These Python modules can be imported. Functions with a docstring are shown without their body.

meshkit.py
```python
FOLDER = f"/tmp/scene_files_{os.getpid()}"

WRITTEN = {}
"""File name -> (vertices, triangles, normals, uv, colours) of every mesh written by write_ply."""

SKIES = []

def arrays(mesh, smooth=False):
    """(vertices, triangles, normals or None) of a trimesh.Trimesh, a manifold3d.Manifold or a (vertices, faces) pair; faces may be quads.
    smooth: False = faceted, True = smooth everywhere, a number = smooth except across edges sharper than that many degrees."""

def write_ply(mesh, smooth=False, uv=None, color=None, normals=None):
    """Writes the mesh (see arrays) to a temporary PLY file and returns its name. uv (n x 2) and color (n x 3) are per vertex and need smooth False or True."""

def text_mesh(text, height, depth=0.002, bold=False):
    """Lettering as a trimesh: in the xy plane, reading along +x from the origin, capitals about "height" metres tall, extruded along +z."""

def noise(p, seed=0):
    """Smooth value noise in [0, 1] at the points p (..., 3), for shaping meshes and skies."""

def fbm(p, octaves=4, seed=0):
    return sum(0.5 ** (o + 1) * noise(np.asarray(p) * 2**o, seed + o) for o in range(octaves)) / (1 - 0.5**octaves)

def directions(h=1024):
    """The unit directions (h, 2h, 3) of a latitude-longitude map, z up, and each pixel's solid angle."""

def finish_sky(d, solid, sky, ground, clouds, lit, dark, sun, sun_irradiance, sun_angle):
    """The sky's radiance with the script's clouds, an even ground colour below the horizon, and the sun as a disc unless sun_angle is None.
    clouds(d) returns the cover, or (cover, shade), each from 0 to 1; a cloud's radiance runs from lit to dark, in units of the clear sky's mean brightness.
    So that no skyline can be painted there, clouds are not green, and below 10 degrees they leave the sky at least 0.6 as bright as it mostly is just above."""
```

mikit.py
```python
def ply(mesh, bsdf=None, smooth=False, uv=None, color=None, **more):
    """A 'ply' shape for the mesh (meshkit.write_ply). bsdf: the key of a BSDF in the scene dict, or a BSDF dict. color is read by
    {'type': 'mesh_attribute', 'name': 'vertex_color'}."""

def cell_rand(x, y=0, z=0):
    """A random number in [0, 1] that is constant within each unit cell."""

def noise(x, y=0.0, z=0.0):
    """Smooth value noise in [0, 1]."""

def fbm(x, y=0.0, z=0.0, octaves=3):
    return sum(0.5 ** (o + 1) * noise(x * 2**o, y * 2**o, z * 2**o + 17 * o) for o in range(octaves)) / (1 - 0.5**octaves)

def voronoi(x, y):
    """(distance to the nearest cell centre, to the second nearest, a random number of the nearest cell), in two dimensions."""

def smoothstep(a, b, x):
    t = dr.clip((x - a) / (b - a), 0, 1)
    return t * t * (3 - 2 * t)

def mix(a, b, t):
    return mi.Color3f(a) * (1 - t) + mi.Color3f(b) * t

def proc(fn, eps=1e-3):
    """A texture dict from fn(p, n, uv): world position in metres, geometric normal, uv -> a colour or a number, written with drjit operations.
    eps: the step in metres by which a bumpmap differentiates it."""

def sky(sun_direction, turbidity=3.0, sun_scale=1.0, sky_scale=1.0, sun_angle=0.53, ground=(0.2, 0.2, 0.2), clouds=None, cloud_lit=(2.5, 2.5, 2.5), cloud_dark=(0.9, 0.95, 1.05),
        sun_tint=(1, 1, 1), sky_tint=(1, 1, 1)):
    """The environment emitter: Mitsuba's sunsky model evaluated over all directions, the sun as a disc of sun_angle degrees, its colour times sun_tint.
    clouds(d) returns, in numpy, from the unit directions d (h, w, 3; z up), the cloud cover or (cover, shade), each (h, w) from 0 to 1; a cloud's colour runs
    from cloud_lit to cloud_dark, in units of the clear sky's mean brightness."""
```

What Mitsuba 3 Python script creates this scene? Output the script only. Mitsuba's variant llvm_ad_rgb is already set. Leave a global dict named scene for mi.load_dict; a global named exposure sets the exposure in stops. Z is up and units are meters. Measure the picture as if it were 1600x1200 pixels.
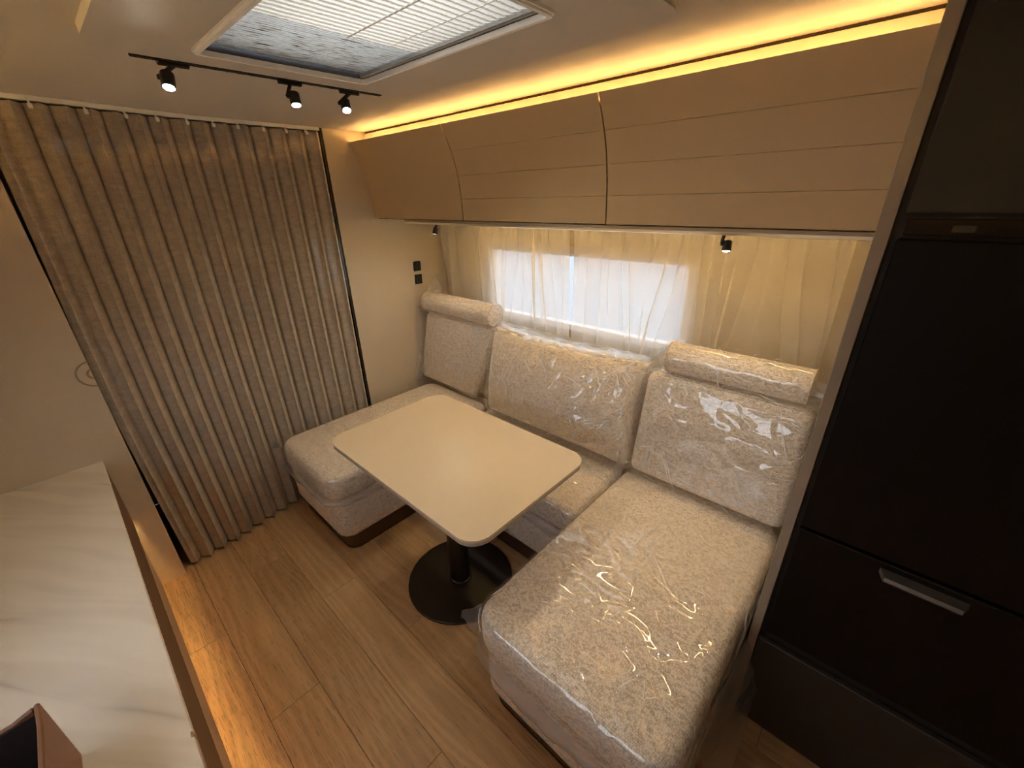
import math
import numpy as np, trimesh, drjit as dr, mitsuba as mi
from shapely.geometry import Polygon, box as sbox
from shapely.ops import unary_union
import mikit, meshkit
from mikit import proc, noise, fbm, smoothstep, mix, cell_rand
from scipy.spatial.transform import Rotation as Ro

T = mi.ScalarTransform4f
rng = np.random.default_rng(7)

# ------------------------------------------------------------------ camera, sky, exposure
CAM = np.array([0.0, 0.0, 1.64])
F_PX = 651.0
RM = Ro.from_rotvec([1.89605544, 0.720380622, -0.496884874]).as_matrix()   # rows: right, down, forward
M = np.eye(4)
M[:3, 0], M[:3, 1], M[:3, 2], M[:3, 3] = -RM[0], -RM[1], RM[2], CAM
exposure = 1.82
scene = {
    'type': 'scene',
    'camera': {'type': 'perspective', 'fov': 2 * math.degrees(math.atan(800 / F_PX)), 'fov_axis': 'x', 'near_clip': 0.02, 'far_clip': 200.0, 'to_world': T(M)},
}
labels = {}
SKY = 1.0
scene['sky'] = mikit.sky((0.35, 0.75, 0.56), turbidity=4, sun_scale=0.0, sky_scale=5.6 * SKY, ground=(0.35, 0.35, 0.34),
                         clouds=lambda d: (np.full(d.shape[:2], 0.9), 0.25 * meshkit.fbm(d * 3.0, 3)), cloud_lit=(1.25, 1.32, 1.42), cloud_dark=(0.9, 0.97, 1.08))

WARM = np.array([1.0, 0.655, 0.25])      # the led strips
SPOTC = np.array([1.0, 0.865, 0.66])
TOPC = np.array([1.0, 0.55, 0.17])      # the strip on top of the lounge cabinets
FLOORC = np.array([1.0, 0.47, 0.13])      # the small spot lamps
L_TOP, L_UNDER, L_FLOOR, L_BACK, L_SPOT, L_READ, L_CEIL = 10.5, 19.0, 140.0, 38.0, 420.0, 400.0, 76.0


def emitter(L, c):
    return {'type': 'area', 'radiance': {'type': 'rgb', 'value': [float(v) for v in L * np.asarray(c)]}}


# ------------------------------------------------------------------ helpers
def label(key, text=None, cat=None, group=None, kind=None):
    d = {}
    if text: d['label'] = text
    if cat: d['category'] = cat
    if group: d['group'] = group
    if kind: d['kind'] = kind
    labels[key] = d


def put(key, mesh, mat, smooth=30, uv=None, color=None, **more):
    scene[key] = mikit.ply(mesh, mat, smooth=smooth, uv=uv, color=color, **more)
    return key


def bx(x0, x1, y0, y1, z0, z1):
    m = trimesh.creation.box((x1 - x0, y1 - y0, z1 - z0))
    m.apply_translation(((x0 + x1) / 2, (y0 + y1) / 2, (z0 + z1) / 2))
    return m


def cat_(*ms):
    return trimesh.util.concatenate(list(ms))


def bev(x0, x1, y0, y1, z0, z1, b=0.002):
    """A box with chamfered edges."""
    import manifold3d as m3
    pts = []
    for X, sx in ((x0, 1), (x1, -1)):
        for Y, sy in ((y0, 1), (y1, -1)):
            for Z, sz in ((z0, 1), (z1, -1)):
                pts += [(X + sx * b, Y + sy * b, Z), (X + sx * b, Y, Z + sz * b), (X, Y + sy * b, Z + sz * b)]
    m = m3.Manifold.hull_points(np.array(pts)).to_mesh()
    return trimesh.Trimesh(m.vert_properties[:, :3], m.tri_verts, process=False)


CYC = np.array([[0, 0, 1, 0], [1, 0, 0, 0], [0, 1, 0, 0], [0, 0, 0, 1.0]])


def ext_x(poly_yz, x0, x1):
    """Polygon in (y, z) extruded along x."""
    m = trimesh.creation.extrude_polygon(poly_yz, x1 - x0, engine='earcut')
    m.apply_transform(CYC)
    m.apply_translation((x0, 0, 0))
    return m


def ext_y(poly_xz, y0, y1):
    m = trimesh.creation.extrude_polygon(poly_xz, y1 - y0, engine='earcut')
    m.apply_transform(np.array([[1, 0, 0, 0], [0, 0, -1, y1], [0, 1, 0, 0], [0, 0, 0, 1.0]]))
    return m


def ext_z(poly_xy, z0, z1):
    m = trimesh.creation.extrude_polygon(poly_xy, z1 - z0, engine='earcut')
    m.apply_translation((0, 0, z0))
    return m


def rrect(x0, x1, y0, y1, r, q=10):
    return sbox(x0 + r, y0 + r, x1 - r, y1 - r).buffer(r, quad_segs=q)


def cyl(p0, p1, r, n=32, r1=None):
    p0, p1 = np.array(p0, float), np.array(p1, float)
    d = p1 - p0
    L = np.linalg.norm(d)
    r1 = r if r1 is None else r1
    m = trimesh.creation.revolve([(0, 0), (r, 0), (r1, L), (0, L)], sections=n)
    m.apply_transform(trimesh.geometry.align_vectors([0, 0, 1], d / L))
    m.apply_translation(p0)
    return m


def tube_ring(prof, p0, d, n=32):
    """Lathe of profile [(r, h)...] about the axis through p0 along d."""
    m = trimesh.creation.revolve(prof, sections=n)
    m.apply_transform(trimesh.geometry.align_vectors([0, 0, 1], np.array(d, float) / np.linalg.norm(d)))
    m.apply_translation(p0)
    return m


def gridmesh(P):
    h, w = P.shape[:2]
    i, j = np.meshgrid(np.arange(h - 1), np.arange(w - 1), indexing='ij')
    a = i * w + j
    q = np.stack([a, a + 1, a + w + 1, a + w], -1).reshape(-1, 4)
    return trimesh.Trimesh(P.reshape(-1, 3), np.vstack([q[:, [0, 1, 2]], q[:, [0, 2, 3]]]), process=False)


def soft_box(sx, sy, sz, R, r, res=0.012):
    """A box about the origin, plan corners of radius R, top and bottom edges of radius r, dense enough to be bent."""
    def axis(s):
        n = max(2, int(round(s / res)))
        return np.linspace(-s / 2, s / 2, n + 1)
    X, Y, Z = axis(sx), axis(sy), axis(sz)
    faces = []
    for (A, B, mk) in ((X, Y, lambda a, b: (a, b, np.full_like(a, sz / 2))), (X, Y, lambda a, b: (a, b, np.full_like(a, -sz / 2))),
                       (X, Z, lambda a, b: (a, np.full_like(a, -sy / 2), b)), (X, Z, lambda a, b: (a, np.full_like(a, sy / 2), b)),
                       (Y, Z, lambda a, b: (np.full_like(a, -sx / 2), a, b)), (Y, Z, lambda a, b: (np.full_like(a, sx / 2), a, b))):
        a, b = np.meshgrid(A, B, indexing='ij')
        faces.append(gridmesh(np.stack(mk(a, b), -1)))
    m = cat_(*faces)
    m.merge_vertices(digits_vertex=6)
    v = np.array(m.vertices)
    half = np.array([sx, sy]) / 2
    c = np.clip(v[:, :2], -(half - R), half - R)
    d = v[:, :2] - c
    li, l2 = np.abs(d).max(1), np.linalg.norm(d, axis=1)
    k = np.where(l2 > 1e-9, li / np.maximum(l2, 1e-9), 1)
    v[:, :2] = c + d * k[:, None]
    # inset and outward direction in plan
    c = np.clip(v[:, :2], -(half - R), half - R)
    d = v[:, :2] - c
    l2 = np.linalg.norm(d, axis=1)
    inset = R - l2
    out = d / np.maximum(l2, 1e-9)[:, None]
    a = np.maximum(r - inset, 0)
    b = np.maximum(np.abs(v[:, 2]) - (sz / 2 - r), 0)
    both = (a > 0) & (b > 0) & (l2 > 1e-6)
    s = np.where(both, np.maximum(a, b) / np.maximum(np.hypot(a, b), 1e-9), 1)
    v[:, :2] += out * ((s - 1) * a)[:, None]
    v[:, 2] = np.where(both, np.sign(v[:, 2]) * (sz / 2 - r + s * b), v[:, 2])
    m.vertices = v
    m.fix_normals()
    return m


def ridged(p, seed, sharp=3.0):
    n = meshkit.noise(p, seed)
    return np.clip(1 - np.abs(2 * n - 1), 0, 1) ** sharp


def crinkle(p, seed, amp=1.0):
    """Height of creased film: long straight creases in several directions, gathered in patches, on a gently loose sheet."""
    w = p + 0.030 * np.stack([meshkit.fbm(p * 6, 2, seed + k) - 0.5 for k in (1, 2, 3)], -1)
    h = 0.007 * meshkit.fbm(p * 6, 2, seed + 11)
    for k in range(5):
        q = w @ Ro.from_euler('zyx', [0.65 * k + seed, 0.5 * k + 0.3 * seed, 0.8 * k]).as_matrix()
        f = (16, 24, 34, 20, 28)[k]
        patch = np.clip(2.4 * meshkit.noise(p * 5.0 + 3.1 * k, seed + 20 + k) - 0.80, 0, 1)
        h += (0.0050, 0.0036, 0.0026, 0.0042, 0.0030)[k] * patch * ridged(q * [f, f * 0.16, f * 0.30], seed + 2 * k, 4)
    return 1.3 * amp * h


def film_over(m, seed, off=0.003, amp=1.0):
    """A creased film lying over the mesh m."""
    n = trimesh.Trimesh(*trimesh.remesh.subdivide(np.array(m.vertices), np.array(m.faces)), process=False)
    n.merge_vertices(digits_vertex=7)
    v = np.array(n.vertices) + np.array(n.vertex_normals) * (off + crinkle(np.array(n.vertices), seed, amp))[:, None]
    return trimesh.Trimesh(v, n.faces, process=False)


def flap(pts, seed, n=16, amp=0.0035):
    """A loose crumpled piece of film between four corner points."""
    a, b, c, d = (np.array(p, float) for p in pts)
    u, v = np.meshgrid(np.linspace(0, 1, n), np.linspace(0, 1, n), indexing='ij')
    u, v = u[..., None], v[..., None]
    P = (a * (1 - u) + b * u) * (1 - v) + (d * (1 - u) + c * u) * v
    w = np.stack([ridged(P * 30 + k * 7, seed + k, 1.5) - 0.4 for k in range(3)], -1)
    return gridmesh(P + 2 * amp * w * np.minimum(1, 6 * v))


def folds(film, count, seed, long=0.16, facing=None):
    """Highlights of the creased film put in as geometry: narrow whitish tents that run over the mesh, some fanning out of a few tucks."""
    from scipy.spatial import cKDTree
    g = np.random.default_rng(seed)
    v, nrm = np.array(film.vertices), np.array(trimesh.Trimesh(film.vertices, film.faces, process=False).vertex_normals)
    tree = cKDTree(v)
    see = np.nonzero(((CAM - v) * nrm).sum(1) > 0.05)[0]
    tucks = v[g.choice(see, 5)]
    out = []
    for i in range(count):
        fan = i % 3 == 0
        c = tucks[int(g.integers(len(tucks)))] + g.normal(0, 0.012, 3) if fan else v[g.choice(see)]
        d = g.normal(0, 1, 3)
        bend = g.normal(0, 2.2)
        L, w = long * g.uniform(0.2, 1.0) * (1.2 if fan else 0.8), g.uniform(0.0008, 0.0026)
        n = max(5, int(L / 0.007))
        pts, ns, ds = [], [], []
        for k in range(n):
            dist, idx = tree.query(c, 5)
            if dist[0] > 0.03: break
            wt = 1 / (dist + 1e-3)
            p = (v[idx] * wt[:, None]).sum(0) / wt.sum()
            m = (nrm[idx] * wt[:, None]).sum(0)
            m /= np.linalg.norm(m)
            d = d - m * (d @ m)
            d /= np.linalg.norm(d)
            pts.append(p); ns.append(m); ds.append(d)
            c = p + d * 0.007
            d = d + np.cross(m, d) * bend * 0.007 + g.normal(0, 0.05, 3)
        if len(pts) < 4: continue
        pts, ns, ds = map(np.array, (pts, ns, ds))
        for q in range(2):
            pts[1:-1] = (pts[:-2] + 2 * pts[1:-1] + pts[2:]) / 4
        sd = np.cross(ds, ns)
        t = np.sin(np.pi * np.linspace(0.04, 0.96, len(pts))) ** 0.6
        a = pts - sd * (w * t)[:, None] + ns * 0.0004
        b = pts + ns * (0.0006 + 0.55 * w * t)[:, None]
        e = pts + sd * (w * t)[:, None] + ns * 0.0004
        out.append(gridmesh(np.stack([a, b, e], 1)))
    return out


# ------------------------------------------------------------------ materials
def P(base, rough=0.5, **k):
    b = base if isinstance(base, dict) else {'type': 'rgb', 'value': list(map(float, base))}
    r = rough if isinstance(rough, dict) else float(rough)
    return {'type': 'twosided', 'b': {'type': 'principled', 'base_color': b, 'roughness': r, **k}}


def bump(tex, inner, scale):
    inner = inner['b'] if inner.get('type') == 'twosided' else inner
    return {'type': 'twosided', 'b': {'type': 'bumpmap', 'arbitrary': tex, 'scale': float(scale), 'inner': inner}}


def srgb(r, g, b):
    c = np.array([r, g, b]) / 255.0
    return tuple(np.where(c <= 0.04045, c / 12.92, ((c + 0.055) / 1.055) ** 2.4))


def mottled(base, amt, f):
    base = mi.Color3f(*[float(x) for x in base])
    return proc(lambda p, n, uv: base * (1 + amt * (fbm(p.x * f, p.y * f, p.z * f, 3) - 0.5)))


scene['mat_ceiling'] = P(srgb(194, 190, 185), 0.55)
scene['mat_wall'] = P(mottled(srgb(194, 183, 166), 0.03, 40), 0.5)
scene['mat_cabinet'] = P(mottled(srgb(208, 185, 147), 0.03, 60), 0.42)
scene['mat_gable'] = P(srgb(142, 133, 121), 0.4)
scene['mat_dark'] = P(srgb(46, 34, 26), 0.5)
scene['mat_black'] = P(srgb(20, 19, 19), 0.42, specular=0.35)
scene['mat_fridge'] = P(srgb(34, 36, 38), 0.5, specular=0.25)
scene['mat_fridge_door'] = P(srgb(10, 11, 12), 0.42, specular=0.12)
scene['mat_fridge_glass'] = P(srgb(18, 15, 14), 0.08)
scene['mat_display'] = P(srgb(44, 44, 26), 0.3)
scene['mat_handle'] = P(srgb(122, 122, 124), 0.35, metallic=0.8)
scene['mat_rail_metal'] = P(srgb(226, 224, 220), 0.17, metallic=1.0)
scene['mat_white'] = P(srgb(246, 246, 244), 0.35)
scene['mat_plinth'] = P(srgb(52, 36, 26), 0.45)
scene['mat_table'] = P(mottled(srgb(198, 182, 157), 0.02, 90), 0.36)
scene['mat_table_edge'] = P(srgb(160, 150, 138), 0.4)
scene['mat_concrete'] = P(mottled(srgb(150, 150, 150), 0.2, 3), 0.8)
scene['mat_caravan'] = P(srgb(192, 198, 206), 0.5)
scene['mat_leather'] = P(mottled(srgb(108, 68, 38), 0.15, 120), 0.5)
scene['mat_lining'] = P(srgb(28, 18, 14), 0.7)
scene['mat_counter_front'] = P(mottled(srgb(84, 64, 47), 0.05, 50), 0.45)
scene['mat_chrome'] = P(srgb(220, 218, 214), 0.15, metallic=1.0)
scene['mat_dark_brown'] = P(srgb(58, 46, 34), 0.7)
scene['mat_glass'] = {'type': 'thindielectric', 'int_ior': 1.5}
scene['mat_film'] = {'type': 'thindielectric', 'int_ior': 1.62}
scene['mat_film_haze'] = {'type': 'blendbsdf', 'weight': 0.13, 'a': {'type': 'thindielectric', 'int_ior': 1.6},
                          'b': P((0.86, 0.86, 0.86), 0.25, specular=0.9, clearcoat=1.0, clearcoat_gloss=0.9)}
scene['mat_film_glint'] = {'type': 'blendbsdf', 'weight': 0.8, 'a': {'type': 'thindielectric', 'int_ior': 1.3},  # whitish strips that draw the bright highlights along film creases
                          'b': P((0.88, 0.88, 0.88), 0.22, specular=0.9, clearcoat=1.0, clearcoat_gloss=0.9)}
scene['mat_film_thin'] = {'type': 'thindielectric', 'int_ior': 1.42}


def oak(p, n, uv):
    x, y = uv.x, uv.y
    k = cell_rand(dr.floor(x / 10.0), dr.floor(y / 10.0), 3)
    u = x - 10 * dr.floor(x / 10.0)
    v = y - 10 * dr.floor(y / 10.0)
    warp = (fbm(u * 2.2, v * 9 + 31 * k, 4 * k, 2) - 0.5) * 0.09
    g = v + warp
    rings = 0.5 + 0.5 * dr.sin(6.2832 * (g * 26 + 2.5 * noise(u * 1.3, g * 12, 7 * k)))
    fine = fbm(u * 14, v * 420, 9 * k, 3)
    pores = smoothstep(0.60, 0.80, noise(u * 26, v * 640, 5 * k))
    blot = fbm(u * 3.1, v * 13, 2 + 5 * k, 3)
    c = mix((0.36, 0.225, 0.108), (0.55, 0.375, 0.205), dr.clip(0.34 * rings + 0.40 * fine + 0.70 * blot - 0.25, 0, 1))
    c = c * (1 - 0.28 * pores)
    return c * (1.02 + 0.18 * k)


scene['mat_oak'] = P(proc(oak), proc(lambda p, n, uv: 0.46 + 0.16 * fbm(uv.x * 14, uv.y * 300, 0, 2)))


def weave(p, n):
    """Cell coordinates of the knitted rows: x-y on seats, x-z on fronts, y-z on sides."""
    up, side = dr.abs(n.z) > 0.6, dr.abs(n.x) > 0.7
    a = dr.select(side & ~up, p.y, p.x)
    b = dr.select(up, p.y, p.z)
    v = b / 0.0052 + 0.5 * noise(a * 60, b * 60, 2.0)
    row = dr.floor(v)
    u = a / 0.0078 + 0.5 * (row - 2 * dr.floor(row / 2)) + 0.9 * noise(a * 90, row, 5.0)
    return u, v


def boucle_color(p, n, uv):
    # short knitted loops in staggered rows, flecked with darker yarn
    u, v = weave(p, n)
    r = cell_rand(dr.floor(u), dr.floor(v), 1)
    fu, fv = u - dr.floor(u), v - dr.floor(v)
    gap = 1 - smoothstep(0.0, 0.32, dr.minimum(fv, 1 - fv)) * smoothstep(0.0, 0.22, dr.minimum(fu, 1 - fu))
    c = fbm(p.x * 170, p.y * 170, p.z * 170, 2)
    t = dr.clip(0.90 + 0.50 * (c - 0.5) + 0.60 * (r - 0.42) - 0.42 * gap, 0, 1)
    return mix((0.27, 0.195, 0.135), (0.89, 0.81, 0.71), t)


def boucle_height(p, n, uv):
    u, v = weave(p, n)
    fu, fv = u - dr.floor(u), v - dr.floor(v)
    return dr.sin(3.1416 * fv) * (0.6 + 0.4 * dr.sin(3.1416 * fu)) * (0.6 + 0.4 * cell_rand(dr.floor(u), dr.floor(v), 4))


scene['mat_boucle'] = bump(proc(boucle_height, eps=4e-4), P(proc(boucle_color), 0.85, sheen=0.3), 0.0006)


def linen_color(p, n, uv):
    h = noise(p.y * 110, p.z * 800, 3.0)
    v = noise(p.y * 900, p.z * 110, 8.0)
    c = fbm(p.y * 40, p.z * 90, 1.0, 2)
    return mix((0.275, 0.242, 0.205), (0.53, 0.475, 0.41), dr.clip(0.45 * h + 0.35 * v + 0.4 * c - 0.1, 0, 1))


scene['mat_linen'] = P(proc(linen_color), 0.8, sheen=0.2)


def marble(p, n, uv):
    # soft streaks running across the slab, a few thin grey veins
    u, v = p.x * 0.80 + p.y * 0.60, p.y * 0.80 - p.x * 0.60
    w = fbm(u * 2.4, v * 5, 0.5, 3) - 0.5
    d = v + 0.10 * w
    streak = fbm(u * 2.2, d * 34, 2, 3)
    vein = dr.power(1 - dr.abs(2 * noise(d * 13, u * 1.2, 3.0) - 1), 14.0)
    gate = smoothstep(0.50, 0.75, fbm(u * 5, v * 9, 8, 2))
    c = mix((0.70, 0.645, 0.565), (0.60, 0.545, 0.47), 0.6 * smoothstep(0.3, 0.75, streak))
    return c * (1 - 0.30 * gate * vein)


scene['mat_marble'] = P(proc(marble), 0.3)
scene['mat_sheer'] = {'type': 'blendbsdf', 'weight': 0.62,
                      'a': {'type': 'thindielectric', 'int_ior': 1.02},
                      'b': {'type': 'principledthin', 'base_color': {'type': 'rgb', 'value': [0.90, 0.87, 0.82]}, 'roughness': 0.8, 'diff_trans': 1.0, 'spec_trans': 0.0}}
scene['mat_blind'] = {'type': 'principledthin', 'base_color': {'type': 'rgb', 'value': [0.88, 0.84, 0.75]}, 'roughness': 0.4, 'diff_trans': 1.1, 'spec_trans': 0.0}
scene['mat_foil'] = {'type': 'principledthin', 'base_color': {'type': 'rgb', 'value': [0.82, 0.80, 0.75]}, 'roughness': 0.3, 'diff_trans': 0.9, 'spec_trans': 0.0}
scene['mat_foil'] = {'type': 'blendbsdf', 'weight': 0.15, 'a': scene['mat_foil'], 'b': P((0.80, 0.81, 0.83), 0.22, metallic=1.0)}
scene['mat_silver'] = P(srgb(176, 178, 180), 0.3, metallic=0.7)
scene['mat_shaft'] = P(srgb(84, 86, 92), 0.4)

# ------------------------------------------------------------------ measures of the room (metres; camera at x = y = 0)
XL, YW, YB, XR, ZC = -2.34, 1.86, -0.52, 1.75, 1.975
XP = -2.20                       # the panel left of the curtain
YF = 1.127                       # the front of the fridge
XV = -2.95                       # the far wall of the next room behind the curtain

# ------------------------------------------------------------------ setting: floor
put('floor', bx(XV, XR, YB, YW, -0.06, -0.004), 'mat_dark_brown', smooth=False)
label('floor', 'oak plank vinyl floor between the benches and the kitchen counter', kind='structure')
W = 0.1715
joints = {0: -1.21, 1: -1.95, 2: -1.55, 3: -1.143, -1: -1.7, -2: -0.9, -3: -1.3, 4: -1.8, 5: -1.3}
plank_no = 0
for r in range(-4, 11):
    ya, yb = 0.028 + r * W, 0.028 + (r + 1) * W
    ya, yb = max(ya, YB), min(yb, YW)
    if yb - ya < 0.01: continue
    x = joints.get(r, -1.2 + 0.37 * (r % 3)) - 1.25 * 3
    while x < XR:
        a, b = max(x, XV), min(x + 1.25, XR)
        x += 1.25
        if b - a < 0.02: continue
        g = 0.0006
        m = bev(a + g, b - g, ya + g, yb - g, -0.006, 0.0, 0.0008)
        v = np.array(m.vertices)
        ox, oy = 10 * int(rng.integers(1, 60)) + rng.uniform(1, 6), 10 * int(rng.integers(1, 60)) + rng.uniform(2, 7)
        uv = np.stack([v[:, 0] - a + ox, v[:, 1] - ya + oy], 1)
        put('floor__plank' + (f'_{plank_no:03d}' if plank_no else ''), m, 'mat_oak', smooth=False, uv=uv)
        plank_no += 1

# ceiling, with the hole of the roof light
SK = (-1.295, -0.615, 0.378, 0.792)         # opening of the roof light: x0, x1, y0, y1
ceil = sbox(XV, YB, XR, YW).difference(sbox(SK[0] - 0.005, SK[2] - 0.005, SK[1] + 0.005, SK[3] + 0.005))
put('ceiling', ext_z(ceil, ZC, ZC + 0.05), 'mat_ceiling', smooth=False)
label('ceiling', 'plain cream ceiling above the lounge', kind='structure')
pan = rrect(-1.415, -0.445, 0.192, 1.02, 0.085, 12).difference(sbox(SK[0] - 0.002, SK[2] - 0.002, SK[1] + 0.002, SK[3] + 0.002))
put('ceiling__panel', ext_z(pan, 1.955, ZC), 'mat_ceiling', smooth=30)
pan2 = rrect(-0.13, 0.95, 0.192, 1.30, 0.10, 12).difference(sbox(-0.0625, YF - 0.003, 1.2, 2))
put('ceiling__panel_001', ext_z(pan2, 1.958, ZC), 'mat_ceiling', smooth=30)

# walls
WIN = (-1.87, -0.655, 0.972, 1.372)
wallp = sbox(XV, 0, XR, ZC + 0.05).difference(sbox(WIN[0], WIN[2], WIN[1], WIN[3]))
m = trimesh.creation.extrude_polygon(wallp, 0.035, engine='earcut')
m.apply_transform(np.array([[1, 0, 0, 0], [0, 0, -1, YW + 0.035], [0, 1, 0, 0], [0, 0, 0, 1.0]]))
put('wall_back', m, 'mat_wall', smooth=False)
label('wall_back', 'beige outer wall with the window behind the lounge', kind='structure')
put('wall_left', bev(XL - 0.03, XL, 1.152, YW, 0, ZC, 0.001), 'mat_wall', smooth=False)
label('wall_left', 'narrow beige partition wall between curtain and window', kind='structure')
put('trim_1', bev(XL - 0.035, XL + 0.004, 1.136, 1.152, 0, ZC, 0.001), 'mat_black', smooth=False)
label('trim_1', 'thin black closing profile at the edge of the partition wall', kind='structure')
put('wall_panel', bev(XP - 0.025, XP, YB, -0.009, 0, ZC, 0.001), 'mat_wall', smooth=False)
label('wall_panel', 'plain beige wall panel left of the curtain above the counter', kind='structure')
put('wall_far', bx(XV - 0.03, XV, YB, YW, 0, ZC), 'mat_wall', smooth=False)
label('wall_far', 'beige end wall of the room behind the curtain', kind='structure')
KW = (-1.30, 0.05, 0.90, 1.36)  # guessed window behind the camera, added for cool daylight on the plastic
wf = trimesh.creation.extrude_polygon(sbox(XV, 0, XR, ZC).difference(sbox(KW[0], KW[2], KW[1], KW[3])), 0.03, engine='earcut')
wf.apply_transform(np.array([[1, 0, 0, 0], [0, 0, -1, YB], [0, 1, 0, 0], [0, 0, 0, 1.0]]))
put('wall_front', wf, 'mat_wall', smooth=False)
put('added_window_2__frame', ext_y(rrect(KW[0] - 0.012, KW[1] + 0.012, KW[2] - 0.012, KW[3] + 0.012, 0.03).difference(rrect(KW[0] + 0.02, KW[1] - 0.02, KW[2] + 0.02, KW[3] - 0.02, 0.02)), YB - 0.02, YB + 0.01), 'mat_white', smooth=30)
put('added_window_2__pane', gridmesh(np.array([[[KW[0], YB - 0.015, KW[2]], [KW[1], YB - 0.015, KW[2]]], [[KW[0], YB - 0.015, KW[3]], [KW[1], YB - 0.015, KW[3]]]], float)), 'mat_glass', smooth=False)
label('added_window_2', 'unseen kitchen window added above the worktop for cool daylight', kind='structure')
label('wall_front', 'beige wall behind the kitchen counter', kind='structure')
put('wall_right', bx(XR, XR + 0.03, YB, YW, 0, ZC), 'mat_wall', smooth=False)
label('wall_right', 'beige wall at the far end of the room', kind='structure')

# fascia above the cabinets and a dark strip drawing the shade of the gap under the ceiling
put('trim_2', bev(XL, -0.036, 1.385, 1.400, 1.885, 1.966, 0.001), 'mat_wall', smooth=False)
label('trim_2', 'beige fascia strip lit by the strip above the cabinets', kind='structure')
put('trim_2__gap_shade_strip', bx(XL, -0.036, 1.394, 1.402, 1.966, 1.975), 'mat_dark_brown', smooth=False)

# window
x0, x1, z0, z1 = WIN
ring = rrect(x0 - 0.012, x1 + 0.012, z0 - 0.012, z1 + 0.012, 0.03).difference(rrect(x0 + 0.02, x1 - 0.02, z0 + 0.02, z1 - 0.02, 0.02))


put('window_1__frame', ext_y(ring, YW - 0.012, YW + 0.03), 'mat_white', smooth=30)
put('window_1__pane', gridmesh(np.array([[[x0, YW + 0.02, z0], [x1, YW + 0.02, z0]], [[x0, YW + 0.02, z1], [x1, YW + 0.02, z1]]], float)), 'mat_glass', smooth=False)
put('window_1__blind_box', bev(x0 - 0.01, x1 + 0.01, YW - 0.03, YW - 0.012, z1 - 0.006, z1 + 0.035, 0.004), 'mat_wall', smooth=False)
label('window_1', 'wide low window behind the sheer curtains', kind='structure')
labels['window_1__blind_box'] = {'label': 'beige blind box along the top of the window'}

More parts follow.
